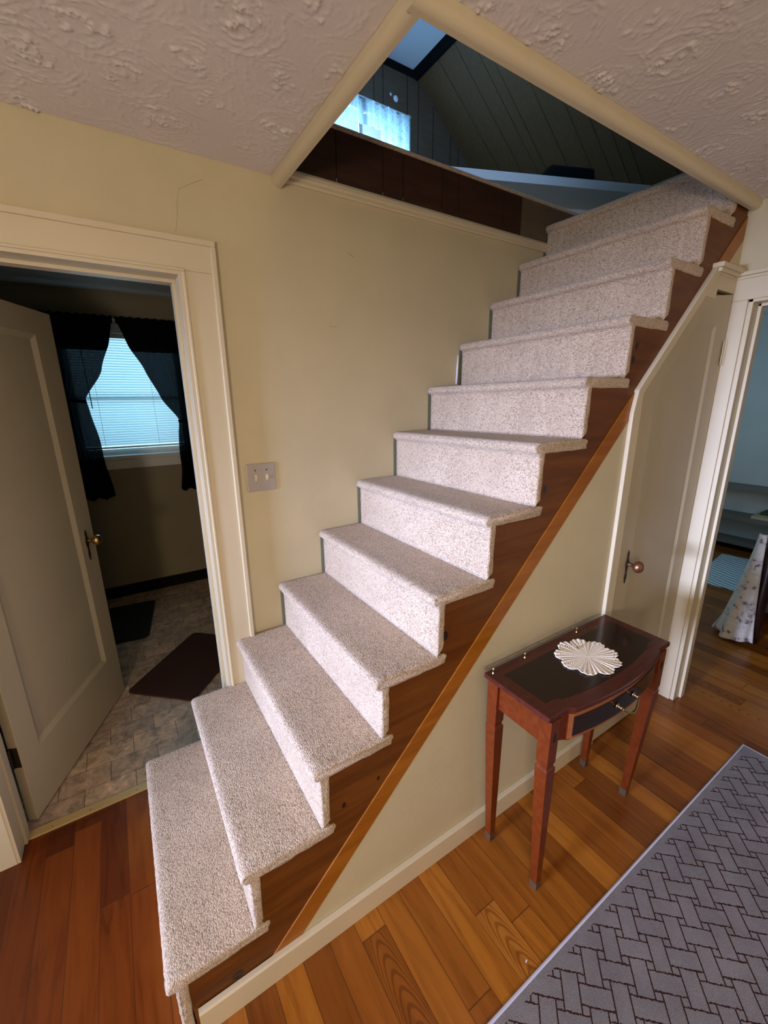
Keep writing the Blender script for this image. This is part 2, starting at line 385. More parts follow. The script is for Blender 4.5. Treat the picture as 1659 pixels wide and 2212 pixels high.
# trowelled rosette relief, sculpted as real height on the part of the ceiling in view
def plaster_relief():
    import numpy as np
    rs = np.random.RandomState(11); GX0, GX1, GY0, GY1, st = -1.30, 2.46, -1.98, -0.001, 0.0032
    nx, ny = int((GX1 - GX0) / st), int((GY1 - GY0) / st); Hm = np.zeros((ny + 1, nx + 1), np.float32)
    PX, PY, PA, PW = [], [], [], []
    def stroke(cx, cy, r, a0, da, dr, amp, wd):
        n = max(5, int(abs(da) * r / (st * .7))); t = np.linspace(0, 1, n); a = a0 + da * t; rr = r + dr * t + .0022 * np.sin(t * 9 + a0 * 5)
        PX.append(cx + rr * np.cos(a)); PY.append(cy + rr * np.sin(a))
        PA.append(amp * np.sin(np.clip(t, .04, .96) * PI) ** .5 * (0.55 + 0.45 * np.sin(t * 23 + a0 * 7)) ); PW.append(np.full(n, wd))
    cxs = []
    yy = GY0
    row = 0
    while yy < GY1 + .1:
        xx = GX0 + (row % 2) * .10
        while xx < GX1 + .1:
            cxs.append((xx + rs.uniform(-.035, .035), yy + rs.uniform(-.03, .03))); xx += .205
        yy += .155; row += 1
    for cx, cy in cxs:
        sg = 1 if rs.rand() < .8 else -1; vig = rs.uniform(.6, 1.25)
        for k in range(int(46 * vig)):
            r = rs.uniform(.022, .118); stroke(cx, cy, r, rs.uniform(0, 2 * PI), sg * rs.uniform(.35, 1.5), rs.uniform(-.012, .016), rs.uniform(.0010, .0030) * vig, rs.uniform(.0026, .0042))
        for k in range(int(13 * vig)):
            r = rs.uniform(.006, .020); ox, oy = rs.normal(0, .020, 2)
            stroke(cx + ox, cy + oy, r, rs.uniform(0, 2 * PI), rs.uniform(.8, 2.6), rs.uniform(-.004, .006), rs.uniform(.0035, .0080) * vig, rs.uniform(.0034, .0056))
    X, Y, A, Wd = (np.concatenate(q) for q in (PX, PY, PA, PW))
    K = 3; ix = np.round((X - GX0) / st).astype(int); iy = np.round((Y - GY0) / st).astype(int)
    for dy in range(-K, K + 1):
        for dx in range(-K, K + 1):
            jx, jy = ix + dx, iy + dy; ok = (jx >= 0) & (jx <= nx) & (jy >= 0) & (jy <= ny)
            d2 = (GX0 + jx * st - X) ** 2 + (GY0 + jy * st - Y) ** 2
            v = A * np.exp(-d2 / (Wd * Wd) * 1.1)
            np.maximum.at(Hm, (jy[ok], jx[ok]), v[ok])
    gx = GX0 + st * np.arange(nx + 1); gy = GY0 + st * np.arange(ny + 1); XX, YY = np.meshgrid(gx, gy)
    co = np.stack([XX, YY, 2.3994 - Hm], -1).reshape(-1, 3).astype(np.float32)
    j, i = np.meshgrid(np.arange(ny), np.arange(nx), indexing='ij')
    keep = ~((gx[i + 1] > OX0 - .001) & (gy[j + 1] > OY - .001)); j, i = j[keep], i[keep]
    a = j * (nx + 1) + i; q = np.stack([a, a + nx + 1, a + nx + 2, a + 1], -1).astype(np.int32)
    me = bpy.data.meshes.new('ceiling'); me.vertices.add(len(co)); me.vertices.foreach_set('co', co.ravel())
    me.loops.add(q.size); me.loops.foreach_set('vertex_index', q.ravel()); me.polygons.add(len(q))
    me.polygons.foreach_set('loop_start', np.arange(0, q.size, 4, dtype=np.int32)); me.polygons.foreach_set('use_smooth', np.ones(len(q), bool))
    me.update(calc_edges=True); return me
base = c.build('ceiling', 'ceiling'); bm = bmesh.new(); bm.from_mesh(base.data); bm.from_mesh(plaster_relief()); bm.to_mesh(base.data); bm.free()
struct(base)
w = MB()      # back wall with the kitchen doorway; ends under the stairwell lining
w.box(-2.7, -0.468, 0.0, 0.13, 0, 2.4); w.box(-0.468, 0.365, 0.0, 0.13, 2.06, 2.4); w.box(0.365, 2.6, 0.0, 0.13, 0, 2.4)
w.mi = 1
cr = [(0.452, 2.335), (0.372, 2.29), (0.362, 2.255), (0.358, 2.21), (0.346, 2.16)]
for (xa_, za_), (xb_, zb_) in list(zip(cr[:-1], cr[1:])) + [((0.895, 1.915), (0.929, 1.914)), ((0.99, 2.20), (1.02, 2.185))]:
    w.prism([(xa_, za_ - .0007), (xb_, zb_ - .0007), (xb_ + .0008, zb_ + .0007), (xa_ + .0008, za_ + .0007)], 'y', -0.0006, 0.001)
struct(w.build('wall_back', ['wall', 'crack']))
w = MB()      # left wall with a window opening
w.box(-2.8, -2.7, -3.9, -1.9, 0, 2.4); w.box(-2.8, -2.7, -0.4, 0.13, 0, 2.4); w.box(-2.8, -2.7, -1.9, -0.4, 0, 0.7); w.box(-2.8, -2.7, -1.9, -0.4, 1.70, 2.4)
struct(w.build('wall_left', 'wall'))
w = MB()
w.box(-2.7, 2.6, -4.0, -3.9, 0, 2.4)
struct(w.build('wall_front', 'wall'))
w = MB()      # right wall with the bedroom doorway
w.box(XW, XW + .11, -0.905, 0.0, 0, 2.4); w.box(XW, XW + .11, -1.70, -0.905, 2.02, 2.4); w.box(XW, XW + .11, -3.9, -1.70, 0, 2.4)
struct(w.build('wall_right', 'wall'))

# ------------------------------------------------------------------ staircase
xb = [0.003, 0.199, 0.404, 0.609, 0.814, 1.015, 1.222, 1.430, 1.627, 1.827, 2.022, 2.215]
xo = [-0.004, 0.197, 0.408, 0.612, 0.817, 1.018, 1.228, 1.450, 1.672, 1.892, 2.100, 2.302]
zb = [0.206, 0.419, 0.630, 0.838, 1.046, 1.256, 1.468, 1.675, 1.886, 2.093, 2.302, 2.512]
zo = [0.226, 0.431, 0.640, 0.844, 1.051, 1.265, 1.478, 1.687, 1.899, 2.112, 2.322, 2.530]
stairs = thing('staircase', 'steep carpeted staircase with stained pine stringer climbing along the cream wall', 'staircase', (0, 0, 0))
YB, YO = -0.012, -0.828
def step_profile(xr, xn, z0, z1, last):
    """L-shaped section of riser and tread wrapped in carpet, as points (x, z)"""
    n, th, r = 0.020, 0.036, 0.017
    p = []
    def arc(cx, cz, r, a0, a1, k):
        for i in range(k + 1):
            a = math.radians(a0 + (a1 - a0) * i / k); p.append((cx + r * math.cos(a), cz + r * math.sin(a)))
    def seg(a, b, k):
        for i in range(k): p.append((a[0] + (b[0] - a[0]) * i / k, a[1] + (b[1] - a[1]) * i / k))
    seg((xr, z0 - 0.002), (xr, z1 - th), 12)
    seg((xr, z1 - th), (xr - n + .006, z1 - th + .001), 2)
    arc(xr - n + r, z1 - r - .001, r, 215, 95, 6)
    seg((xr - n + r + .004, z1), (xn + 0.030, z1), 14)
    arc(xn + 0.032, z1 - .012, .012, 90, -60, 3)
    seg((xn + 0.036, z1 - th), (xr + .032, z1 - th), 8)
    seg((xr + .030, z1 - th), (xr + .027, z0 - .002), 8)
    return p
for i in range(12):
    z0b, z0o = (0, 0) if i == 0 else (zb[i - 1], zo[i - 1])
    nb, no = (xb[i + 1], xo[i + 1]) if i < 11 else (2.435, 2.435)
    A = step_profile(xb[i], nb, z0b, zb[i], i == 11); B = step_profile(xo[i], no, z0o, zo[i], i == 11)
    N = 70; m = len(A); bm = bmesh.new(); rows = []
    # side edge of tread sits proud of the riser band
    for j in range(N + 1):
        f = j / N; row = []
        for k in range(m):
            x = A[k][0] * (1 - f) + B[k][0] * f; z = A[k][1] * (1 - f) + B[k][1] * f
            y = YB + (YO - YB) * f
            row.append(bm.verts.new((x, y, z)))
        rows.append(row)
    for j in range(N):
        for k in range(m):
            bm.faces.new((rows[j][k], rows[j][(k + 1) % m], rows[j + 1][(k + 1) % m], rows[j + 1][k]))
    bm.faces.new(rows[0]); cap = bm.faces.new(rows[-1][::-1])
    bmesh.ops.recalc_face_normals(bm, faces=bm.faces)
    bmesh.ops.bevel(bm, geom=list(cap.edges), offset=0.0065, segments=3, affect='EDGES', profile=0.5)
    bm.normal_update()
    for v in bm.verts:
        e = 0.9 if v.co.y < YO + .05 else 0.5
        nz = noise.noise(v.co * 55) * 0.0016 * e + noise.noise(v.co * 150) * 0.0012 * e
        if v.co.y < YO + .05: nz += noise.noise(v.co * 130 + Vector((3, 1, 7))) * 0.0022
        v.co += v.normal * nz
    me = bpy.data.meshes.new('carpeted_step'); bm.to_mesh(me); bm.free(); me.materials.append(MAT['carpet'])
    me.polygons.foreach_set('use_smooth', [True] * len(me.polygons))
    o = bpy.data.objects.new('carpeted_step', me); COL.objects.link(o); o.parent = stairs
# stringer: sawtooth board
poly = [(0.028, 0.0), (0.31, 0.0)]
low = lambda x: 1.02 * x - 0.250
top = lambda x: 1.02 * x - 0.160
poly = [(0.030, 0.002), (0.25, 0.002), (2.46, low(2.46)), (2.46, 2.396), (2.33, 2.396)]
for i in range(11, -1, -1):
    x = xo[i] + 0.024; zt = zo[i] - 0.030; nx = (xo[i + 1] + .024) if i < 11 else 2.46
    if i == 11: continue
    poly += [(nx, zt), (x, zt)]
poly = [p for k, p in enumerate(poly)]
MB().prism(poly, 'y', -0.790, -0.8225).build('stringer', 'stringer', stairs)
s = MB(); xa = 0.16
s.prism([(0.16, 0.004), (0.246, 0.004), (2.46, low(2.46)), (2.46, top(2.46))], 'y', -0.822, -0.8262)
s.build('stringer_edge_strip', 'strip', stairs, bevel=0.001)
for kx, kz, rx, rz_ in [(0.853, 0.905, .011, .016), (1.278, 1.319, .009, .014), (1.735, 1.80, .008, .014), (1.722, 1.752, .010, .014), (0.481, 0.472, .007, .010), (0.140, 0.100, .016, .012), (0.60, 0.50, .005, .008)]:
    MB().prism([(kx + rx * math.cos(a * PI / 8), kz + rz_ * math.sin(a * PI / 8)) for a in range(16)], 'y', -0.8223, -0.8231).build('pine_knot', 'knot', stairs)

# ------------------------------------------------------------------ wall under the stairs, closet and baseboard
w = MB(); w.prism([(0.25, 0.0), (1.746, 0.0), (1.746, low(1.746) + .001), (0.262, low(0.262) + .001)], 'y', -0.800, -0.8254)
struct(w.build('wall_stair', 'wall'))
b = MB(); b.prism([(-0.8265, 0), (-0.842, 0), (-0.842, 0.080), (-0.838, 0.086), (-0.8265, 0.086)], 'x', 0.036, 1.744)
struct(b.build('baseboard_stair', 'trim'))
# closet casing : left stile, slanted rake, head with cap
cs = MB()
cs.prism([(1.744, 0), (1.800, 0), (1.800, 1.632), (2.262, 2.100), (2.445, 2.100), (2.445, 2.128), (2.235, 2.128), (1.762, 1.645), (1.744, 1.560)], 'y', -0.815, -0.840)
struct(cs.build('trim_1', 'trim', bevel=0.003))
cs = MB(); cs.box(2.225, XW, -0.862, -0.815, 2.122, 2.140); cs.box(2.24, XW, -0.852, -0.815, 2.108, 2.124)
struct(cs.build('trim_2', 'trim', bevel=0.003))
cs = MB(); cs.prism([(2.262, 2.100), (2.176, 2.010), (2.268, 2.010), (2.275, 2.047), (2.445, 2.047), (2.445, 2.108), (2.262, 2.108)], 'y', -0.812, -0.836)
struct(cs.build('trim_3', 'trim', bevel=0.002))
# wall above the closet rake up to the ceiling beside the right wall
struct(MB().prism([(2.24, 2.13), (XW, 2.13), (XW, low(XW) + .01)], 'y', -0.800, -0.8254).build('wall_stair_top', 'wall'))
# closet door
dm = MB()
door_poly = [(1.802, 0.012), (2.436, 0.012), (2.436, 2.044), (2.180, 2.012), (1.802, 1.640)]
rec = [(1.905, 0.25), (2.340, 0.25), (2.330, 1.914), (2.155, 1.914), (1.905, 1.640)]
yf, yr, bk = -0.834, -0.826, -0.800
n5 = 5
inner = [(1.917, 0.265), (2.326, 0.265), (2.316, 1.899), (2.162, 1.899), (1.917, 1.636)]
vs = [(p[0], yf, p[1]) for p in door_poly] + [(p[0], yf, p[1]) for p in rec] + [(p[0], yr, p[1]) for p in inner] + [(p[0], bk, p[1]) for p in door_poly]
fs = []
for i in range(5):
    j = (i + 1) % 5
    fs += [(i, j, 5 + j, 5 + i), (5 + i, 5 + j, 10 + j, 10 + i), (i, j, 15 + j, 15 + i)]
fs += [(10, 11, 12, 13, 14), (19, 18, 17, 16, 15)]
dm.add(vs, fs); closet_door = struct(dm.build('door_2', 'door'))
def escutcheon(parent, pos, nrm, z0, z1):
    """long narrow backplate with swelling middle on the plane with normal nrm"""
    n = Vector(nrm).normalized(); side = Vector((0, 0, 1)).cross(n)
    m = MB(); K = 24; L = z1 - z0; pr = []
    for i in range(K + 1):
        f = i / K; wv = 0.004 + 0.0085 * math.exp(-((f - 0.62) / 0.16) ** 2) + 0.0045 * math.exp(-((f - 0.22) / 0.10) ** 2) + 0.003 * math.exp(-((f - 0.9) / 0.06) ** 2)
        pr.append((wv * math.sqrt(max(0.05, min(1, min(f, 1 - f) * 14))), z0 + f * L))
    P = Vector(pos); vs = []
    for t in (0.0, 0.004):
        for wv, z in pr: vs.append(P + side * wv + n * t + Vector((0, 0, z - P.z)))
        for wv, z in pr: vs.append(P - side * wv + n * t + Vector((0, 0, z - P.z)))
    k = K + 1; fs = []
    for i in range(K):
        fs += [(i, i + 1, k + i + 1, k + i), (2 * k + i, 2 * k + i + 1, 3 * k + i + 1, 3 * k + i), (i, i + 1, 2 * k + i + 1, 2 * k + i), (k + i, k + i + 1, 3 * k + i + 1, 3 * k + i)]
    m.add(vs, fs); m.build('backplate', 'dark_iron', parent, bevel=0.001)
def knob(parent, pos, nrm, mat):
    m = MB(); m.lathe([(0.0095, 0), (0.0085, 0.012), (0.0075, 0.022), (0.011, 0.028), (0.021, 0.034), (0.0265, 0.044), (0.0255, 0.055), (0.018, 0.063), (0.006, 0.066)], pos, nrm, 24)
    m.build('door_knob', mat, parent, smooth=True)
escutcheon(closet_door, (1.876, yf, 0.9), (0, -1, 0), 0.825, 0.978)
MAT['copper'] = plain('worn_copper_knob', (0.30, 0.15, 0.08), 0.35, 0.9)
knob(closet_door, (1.874, yf - .003, 0.918), (0, -1, 0), 'copper')
def hinge(parent, x, y, z0, z1, mat, leaf_dir=(-1, 0)):
    m = MB(); n = 5; h = (z1 - z0) / n
    for i in range(n): m.lathe([(0.0058, 0.0008), (0.0058, h - 0.0008)], (x, y, z0 + i * h), (0, 0, 1), 10)
    m.lathe([(0.004, 0), (0.004, z1 - z0 + .012)], (x, y, z0 - .006), (0, 0, 1), 8)
    dx, dy = leaf_dir
    p = Vector((dy, -dx, 0)) * 0.0015
    q0 = Vector((x, y, 0)); q1 = q0 + Vector((dx, dy, 0)) * 0.022
    m.prism([(q0.x - p.x, q0.y - p.y), (q1.x - p.x, q1.y - p.y), (q1.x + p.x, q1.y + p.y), (q0.x + p.x, q0.y + p.y)], 'z', z0, z1)
    m.build('hinge', mat, parent)
hinge(closet_door, 2.441, yf - .006, 1.755, 1.858, 'trim')
hinge(closet_door, 2.441, yf - .006, 0.195, 0.300, 'trim')

# bedroom door casing on the right wall
cs = MB()
cs.box(XW - .021, XW, -0.889, -0.829, 0, 2.016); cs.box(XW - .021, XW, -1.80, -0.829, 2.016, 2.112); cs.box(XW - .036, XW, -1.81, -0.829, 2.112, 2.128); cs.box(XW - .028, XW, -1.81, -0.829, 2.100, 2.112)
cs.box(XW - .021, XW, -1.79, -1.716, 0, 2.016)
struct(cs.build('trim_4', 'trim', bevel=0.003))
cs = MB()
cs.box(XW - .013, XW + .115, -0.907, -0.889, 0, 2.02); cs.box(XW - .013, XW + .115, -1.70, -0.889, 2.004, 2.022); cs.box(XW + .045, XW + .085, -0.920, -0.907, 0, 2.004); cs.box(XW + .045, XW + .085, -1.70, -0.907, 1.991, 2.004)
cs.box(XW - .013, XW + .115, -1.716, -1.698, 0, 2.02)
struct(cs.build('trim_5', 'trim', bevel=0.0025))

# ------------------------------------------------------------------ kitchen doorway trim and door
cs = MB(); IL, IR = -0.452, 0.347
cs.box(IR, 0.452, -0.020, 0, 0, 2.045); cs.box(-0.557, IL, -0.020, 0, 0, 2.045); cs.box(-0.557, 0.452, -0.020, 0, 2.045, 2.135)
struct(cs.build('trim_6', 'trim', bevel=0.002))
cs = MB()     # back band around the casing
cs.box(0.4445, 0.462, -0.030, -0.0005, 0, 2.127); cs.box(-0.567, 0.462, -0.030, 0, 2.127, 2.146); cs.box(-0.567, -0.549, -0.030, 0, 0, 2.127)
cs.box(IR, IR + .010, -0.025, -0.018, 0, 2.041); cs.box(IL, IR + .010, -0.025, -0.018, 2.041, 2.050)
struct(cs.build('trim_7', 'trim', bevel=0.003))
cs = MB()     # jambs and stops
cs.box(IR - .012, IR + .02, -0.018, 0.145, 0, 2.030); cs.box(IL - .02, IL + .010, -0.018, 0.145, 0, 2.030); cs.box(IL - .02, IR + .02, -0.018, 0.145, 2.030, 2.06)
cs.box(IR - .024, IR - .012, 0.055, 0.100, 0, 2.018); cs.box(IL + .01, IL + .020, 0.055, 0.100, 0, 2.018); cs.box(IL + .01, IR - .012, 0.055, 0.100, 2.018, 2.030)
struct(cs.build('trim_8', 'trim', bevel=0.001))
th = MB(); th.box(-0.442, 0.335, 0.068, 0.108, 0.0, 0.006); th.mi = 1
for x in (-0.36, -0.235, -0.07, 0.08): th.lathe([(0.0022, 0), (0.0022, 0.0012)], (x, 0.083, 0.0055), (0, 0, 1), 8)
struct(th.build('trim_9', ['threshold', 'dark'], bevel=0.001))
# open door leaf
H = Vector((-0.408, 0.143, 0)); ang = math.atan2(0.915, 0.403)
leaf = MB(); Lw, z0, z1, T = 0.786, 0.012, 2.006, 0.035
o_ = [(0, z0), (Lw, z0), (Lw, z1), (0, z1)]; r_ = [(0.100, 0.276), (0.668, 0.276), (0.650, 1.904), (0.100, 1.904)]; i_ = [(0.124, 0.300), (0.644, 0.300), (0.626, 1.880), (0.124, 1.880)]
vs = []
for P, d in ((o_, 0), (r_, 0), (i_, 0.011)): vs += [(x, d, z) for x, z in P]
for P, d in ((o_, T), (r_, T), (i_, T - 0.011)): vs += [(x, d, z) for x, z in P]
fs = []
for b0 in (0, 12):
    for i in range(4):
        j = (i + 1) % 4; fs += [(b0 + i, b0 + j, b0 + 4 + j, b0 + 4 + i), (b0 + 4 + i, b0 + 4 + j, b0 + 8 + j, b0 + 8 + i)]
    fs.append((b0 + 8, b0 + 9, b0 + 10, b0 + 11))
fs += [(i, (i + 1) % 4, 12 + (i + 1) % 4, 12 + i) for i in range(4)]
leaf.add(vs, fs); door1 = struct(leaf.build('door_1', 'door', bevel=0.0015)); door1.location = H; door1.rotation_euler = (0, 0, ang)
escutcheon(door1, (0.712, 0, 0.9), (0, -1, 0), 0.842, 1.000)
knob(door1, (0.712, -0.003, 0.946), (0, -1, 0), 'brass')
for zz in (0.27, 1.70):
    m = MB(); m.box(-0.0015, 0.0, 0.004, T - .003, zz, zz + .09)
    for i in range(5): m.lathe([(0.006, 0.0008), (0.006, 0.0172)], (-0.006, T - 0.004, zz + i * .018), (0, 0, 1), 10)
    m.build('hinge', 'dark_iron', door1)

# ------------------------------------------------------------------ stairwell opening trim, lining and knee wall
cs = MB()     # long bullnose trim under the ceiling along the opening
prof = [(OY - .002, 2.40), (OY - .002, 2.385)] + [(OY + .018 - .020 * math.cos(a * PI / 16), 2.384 - .020 * math.sin(a * PI / 16)) for a in range(1, 9)] + [(OY + .030, 2.364), (OY + .030, 2.62), (OY, 2.62)]
cs.prism(prof, 'x', OX0 - .002, OX1); struct(cs.build('trim_10', 'trim'))
cs = MB()
prof = [(OX0 - .002, 2.40), (OX0 - .002, 2.385)] + [(OX0 + .018 - .020 * math.cos(a * PI / 16), 2.384 - .020 * math.sin(a * PI / 16)) for a in range(1, 9)] + [(OX0 + .030, 2.364), (OX0 + .030, 2.62), (OX0, 2.62)]
cs.prism(prof, 'y', OY + .030, 0.0); struct(cs.build('trim_11', 'trim'))
cs = MB()
cs.prism([(0, 2.386), (-.010, 2.386), (-.014, 2.392), (-.014, 2.402), (-.019, 2.408), (-.019, 2.420), (-.013, 2.430), (0, 2.434)], 'x', 0.722, 2.238)
struct(cs.build('trim_12', 'trim'))
kw = MB()
seams = [0.72, 0.950, 1.163, 1.264, 1.480, 1.575, 1.873, 2.007, 2.211]
for a_, b_ in zip(seams[:-1], seams[1:]):
    kw.mi = 1 if a_ > 2.0 else 0
    kw.box(a_ + .002, b_ - .002, -0.004, 0.010, 2.42, 2.612)
kw.mi = 2; kw.box(0.72, 2.215, 0.006, 0.016, 2.40, 2.612)
kw.mi = 1; kw.box(2.215, OX1, -0.004, 0.010, 2.42, 2.612)
kw.mi = 3; kw.prism([(-0.010, 2.606), (-0.013, 2.614), (-0.006, 2.622), (0.03, 2.622), (0.03, 2.606)], 'x', 0.72, OX1)
struct(kw.build('wall_stairwell', ['panel_dark', 'panel_grey', 'dark', 'carpet']))
# old unpainted paint line where the steps meet the wall
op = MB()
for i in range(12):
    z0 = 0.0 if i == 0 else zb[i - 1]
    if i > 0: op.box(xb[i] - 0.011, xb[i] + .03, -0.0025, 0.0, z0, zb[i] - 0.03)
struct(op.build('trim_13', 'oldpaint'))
# steel pipe stub seen in the gap beside the upper risers
tag(MB().tube([(1.600, -0.006, 1.69), (1.606, -0.006, 1.83)], 0.0055, 10).build('pipe', 'white', smooth=True), 'thin pale pipe in the gap between the upper carpeted risers and the wall', 'pipe')

# ------------------------------------------------------------------ light switch
sw = thing('light_switch', 'double toggle light switch in a brushed metal wall plate beside the kitchen doorway', 'light switch', (0.558, 0.0, 1.316))
m = MB(); m.prism([(-.059, -.057), (.059, -.057), (.059, .057), (-.059, .057)], 'y', -0.0045, 0.0); m.build('wall_plate', 'steel', sw, bevel=0.003)
for dx in (-.023, .023):
    m = MB(); m.box(dx - .005, dx + .005, -0.0052, -0.004, -.012, .012); m.prism([(-.0052, -.009), (-.0135, .001), (-.013, .006), (-.0052, .006)], 'x', dx - .004, dx + .004)
    m.build('toggle', 'ivory', sw)
    for dz in (-.030, .030):
        m = MB(); m.lathe([(.003, 0), (.0026, .0012)], (dx, -.0045, dz), (0, -1, 0), 10); m.build('screw', 'dark_iron' if dz > 0 else 'steel', sw)

# ------------------------------------------------------------------ kitchen beyond the door
YK = 2.290
w = MB(); WX0, WX1, WZ0, WZ1 = -0.16, 0.62, 1.20, 2.14
w.box(-1.6, WX0, YK, YK + .12, 0, 2.41); w.box(WX1, 1.8, YK, YK + .12, 0, 2.41); w.box(WX0, WX1, YK, YK + .12, 0, WZ0); w.box(WX0, WX1, YK, YK + .12, WZ1, 2.41)
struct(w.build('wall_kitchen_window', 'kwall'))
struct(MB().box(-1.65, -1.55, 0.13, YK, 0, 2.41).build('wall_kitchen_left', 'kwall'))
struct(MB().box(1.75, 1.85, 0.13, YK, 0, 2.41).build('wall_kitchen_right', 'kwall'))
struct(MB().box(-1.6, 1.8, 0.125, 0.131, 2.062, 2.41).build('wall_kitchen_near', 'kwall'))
struct(MB().box(-1.65, 1.85, 0.0, YK + .12, 2.41, 2.45).build('ceiling', 'white'))
struct(MB().box(-1.55, 1.75, YK - .008, YK, 0, 0.098).build('baseboard_kitchen', 'black_base'))
fr = MB()
fr.box(WX0 - .07, WX0, YK - .018, YK + .02, WZ0, WZ1 + .08); fr.box(WX1, WX1 + .07, YK - .018, YK + .02, WZ0, WZ1 + .08); fr.box(WX0, WX1, YK - .018, YK + .02, WZ1, WZ1 + .08)
win1 = struct(fr.build('window_1', 'white', bevel=0.002))
m = MB(); m.box(WX0 - .09, WX1 + .09, YK - .065, YK + .06, 1.172, 1.205); m.build('window_sill', 'white', win1, bevel=0.004)
m = MB(); m.box(WX0 - .07, WX1 + .07, YK - .016, YK, 1.095, 1.172); m.build('apron', 'white', win1, bevel=0.002)
m = MB()
for x0_, x1_ in ((WX0, WX0 + .035), (WX1 - .035, WX1)): m.box(x0_, x1_, YK + .05, YK + .085, WZ0, WZ1)
for z0_, z1_ in ((WZ0, WZ0 + .05), (1.63, 1.655), (WZ1 - .04, WZ1)): m.box(WX0 + .035, WX1 - .035, YK + .05, YK + .085, z0_, z1_)
m.build('sash', 'white', win1, bevel=0.002)
m = MB(); m.box(WX0 + .03, WX1 - .03, YK + .066, YK + .069, WZ0 + .04, WZ1 - .03); m.build('pane', 'glass', win1)
bl = thing('window_blind', 'white horizontal slat blind hanging in the kitchen window behind black curtains', 'blind', (0.23, YK + .02, 2.10))
m = MB(); m.box(-.36, .36, -.02, .02, -.012, .022); m.build('headrail', 'white', bl, bevel=.002)
m = MB(); ns = 42
for k in range(ns):
    z = -0.022 - k * 0.0192; tilt = math.radians(38)
    cx, cz = 0.0125 * math.cos(tilt), 0.0125 * math.sin(tilt)
    m.add([(-.355, -cx, z - cz), (.355, -cx, z - cz), (.355, 0, z + .0016), (-.355, 0, z + .0016), (.355, cx, z + cz), (-.355, cx, z + cz)], [(0, 1, 2, 3), (3, 2, 4, 5)])
m.build('slats', 'blind', bl)
m = MB(); m.box(-.357, .357, -.012, .012, -.842, -.828); m.build('bottom_rail', 'white', bl, bevel=.002)
m = MB()
for x in (-.22, .16): m.tube([(x, -.014, 0), (x, -.014, -.83)], 0.0012, 5)
m.build('ladder_cord', 'white', bl)
m = MB(); m.tube([(-.27, -.024, 0), (-.262, -.03, -.53)], 0.0035, 6); m.build('tilt_wand', 'dark_iron', bl)
rod = MB().tube([(-0.30, YK - .105, 2.205), (0.76, YK - .105, 2.205)], 0.008, 10).build('curtain_rod', 'white', smooth=True)
tag(rod, 'thin pale curtain rod holding the black voile curtains', 'curtain rod')
def curtain(inner, outer, ztop, zbot, label, seed, waist):
    root = thing('curtain', label, 'curtain', (0, 0, 0), 0, None)
    def interp(pts, z):
        for (za, xa), (zb_, xb_) in zip(pts[:-1], pts[1:]):
            if z <= za and z >= zb_:
                f = (za - z) / (za - zb_); f = f * f * (3 - 2 * f) * 0.35 + f * 0.65; return xa + (xb_ - xa) * f
        return pts[-1][1]
    def fn(u, v):
        z = ztop + .022 - v * (ztop + .022 - zbot)
        a, b_ = interp(inner, min(z, inner[0][0])), interp(outer, min(z, outer[0][0]))
        x = a + (b_ - a) * u
        wdt = abs(b_ - a); amp = 0.006 + 0.016 * (0.42 - wdt if wdt < .42 else 0) / .3
        if z > ztop - .05: amp = 0.006
        y = YK - .105 + amp * math.sin(u * 2 * PI * 8 + seed + 0.8 * math.sin(v * 4)) + 0.004 * math.sin(u * 40 + v * 9)
        if v > 0.97: z += 0.010 * math.sin(u * 17 + seed)
        if v < 0.03: z += 0.006 * math.sin(u * 70 + seed)
        x += 0.004 * math.sin(v * 20 + u * 9 + seed) * min(1, v * 5)
        return (x, y - (.02 if abs(z - waist) < .06 else 0) * 0.5, z)
    m = MB(); m.grid(fn, 110, 90); m.build('curtain_panel', 'sheer_black', root, smooth=True)
    zt = waist; a, b_ = interp(inner, zt), interp(outer, zt)
    m = MB(); m.tube([(a - .002, YK - .13, zt), ((a + b_) / 2, YK - .135, zt + .012), (b_ + .0, YK - .125, zt + .03)], 0.011, 8); m.build('tieback', 'sheer_black', root, smooth=True)
    # header sleeve, opaque double cloth
    def hd(u, v):
        x0_, x1_ = inner[0][1], outer[0][1]
        z = ztop + .026 - v * .050
        return (x0_ + (x1_ - x0_) * u, YK - .105 - .016 - .004 * math.sin(u * 95 + seed), z + .005 * math.sin(u * 60 + seed) * (1 - v))
    m = MB(); m.grid(hd, 90, 3); m.build('header', 'sheer_black', root, smooth=True)
    def fz(u, v):
        x, y, z = fn(u, 0.02 + v * 0.155); return (x, y + .006, z)
    m = MB(); m.grid(fz, 110, 6); m.build('hem_lining', 'sheer_black', root, smooth=True)
curtain([(2.227, .190), (2.05, .150), (1.85, .070), (1.645, -.058), (1.56, -.045), (1.3, -.020), (.93, .012)],
        [(2.227, -.30), (1.65, -.27), (.87, -.24)], 2.200, 0.885, 'black voile curtain tied back at the left of the kitchen window behind the door', 1.0, 1.62)
curtain([(2.228, .206), (2.05, .262), (1.85, .350), (1.65, .440), (1.475, .542), (1.36, .530), (1.1, .522), (.92, .500)],
        [(2.228, .72), (1.475, .70), (.87, .70)], 2.200, 0.885, 'black voile curtain tied back to the right of the kitchen window', 2.3, 1.46)
def flat_mat(name, o, ax, ay, lx, ly, r, mat, label, cat):
    ax = Vector(ax).normalized(); ay = Vector(ay).normalized(); pts = []
    for cx, cy, a0 in ((lx - r, ly - r, 0), (r, ly - r, 90), (r, r, 180), (lx - r, r, 270)):
        for k in range(7):
            a = math.radians(a0 + 15 * k); q = Vector(o[:2]) + Vector(ax[:2]) * (cx + r * math.cos(a)) + Vector(ay[:2]) * (cy + r * math.sin(a)); pts.append((q.x, q.y))
    tag(MB().prism(pts, 'z', 0.0005, 0.011).build(name, mat, bevel=0.004), label, cat)
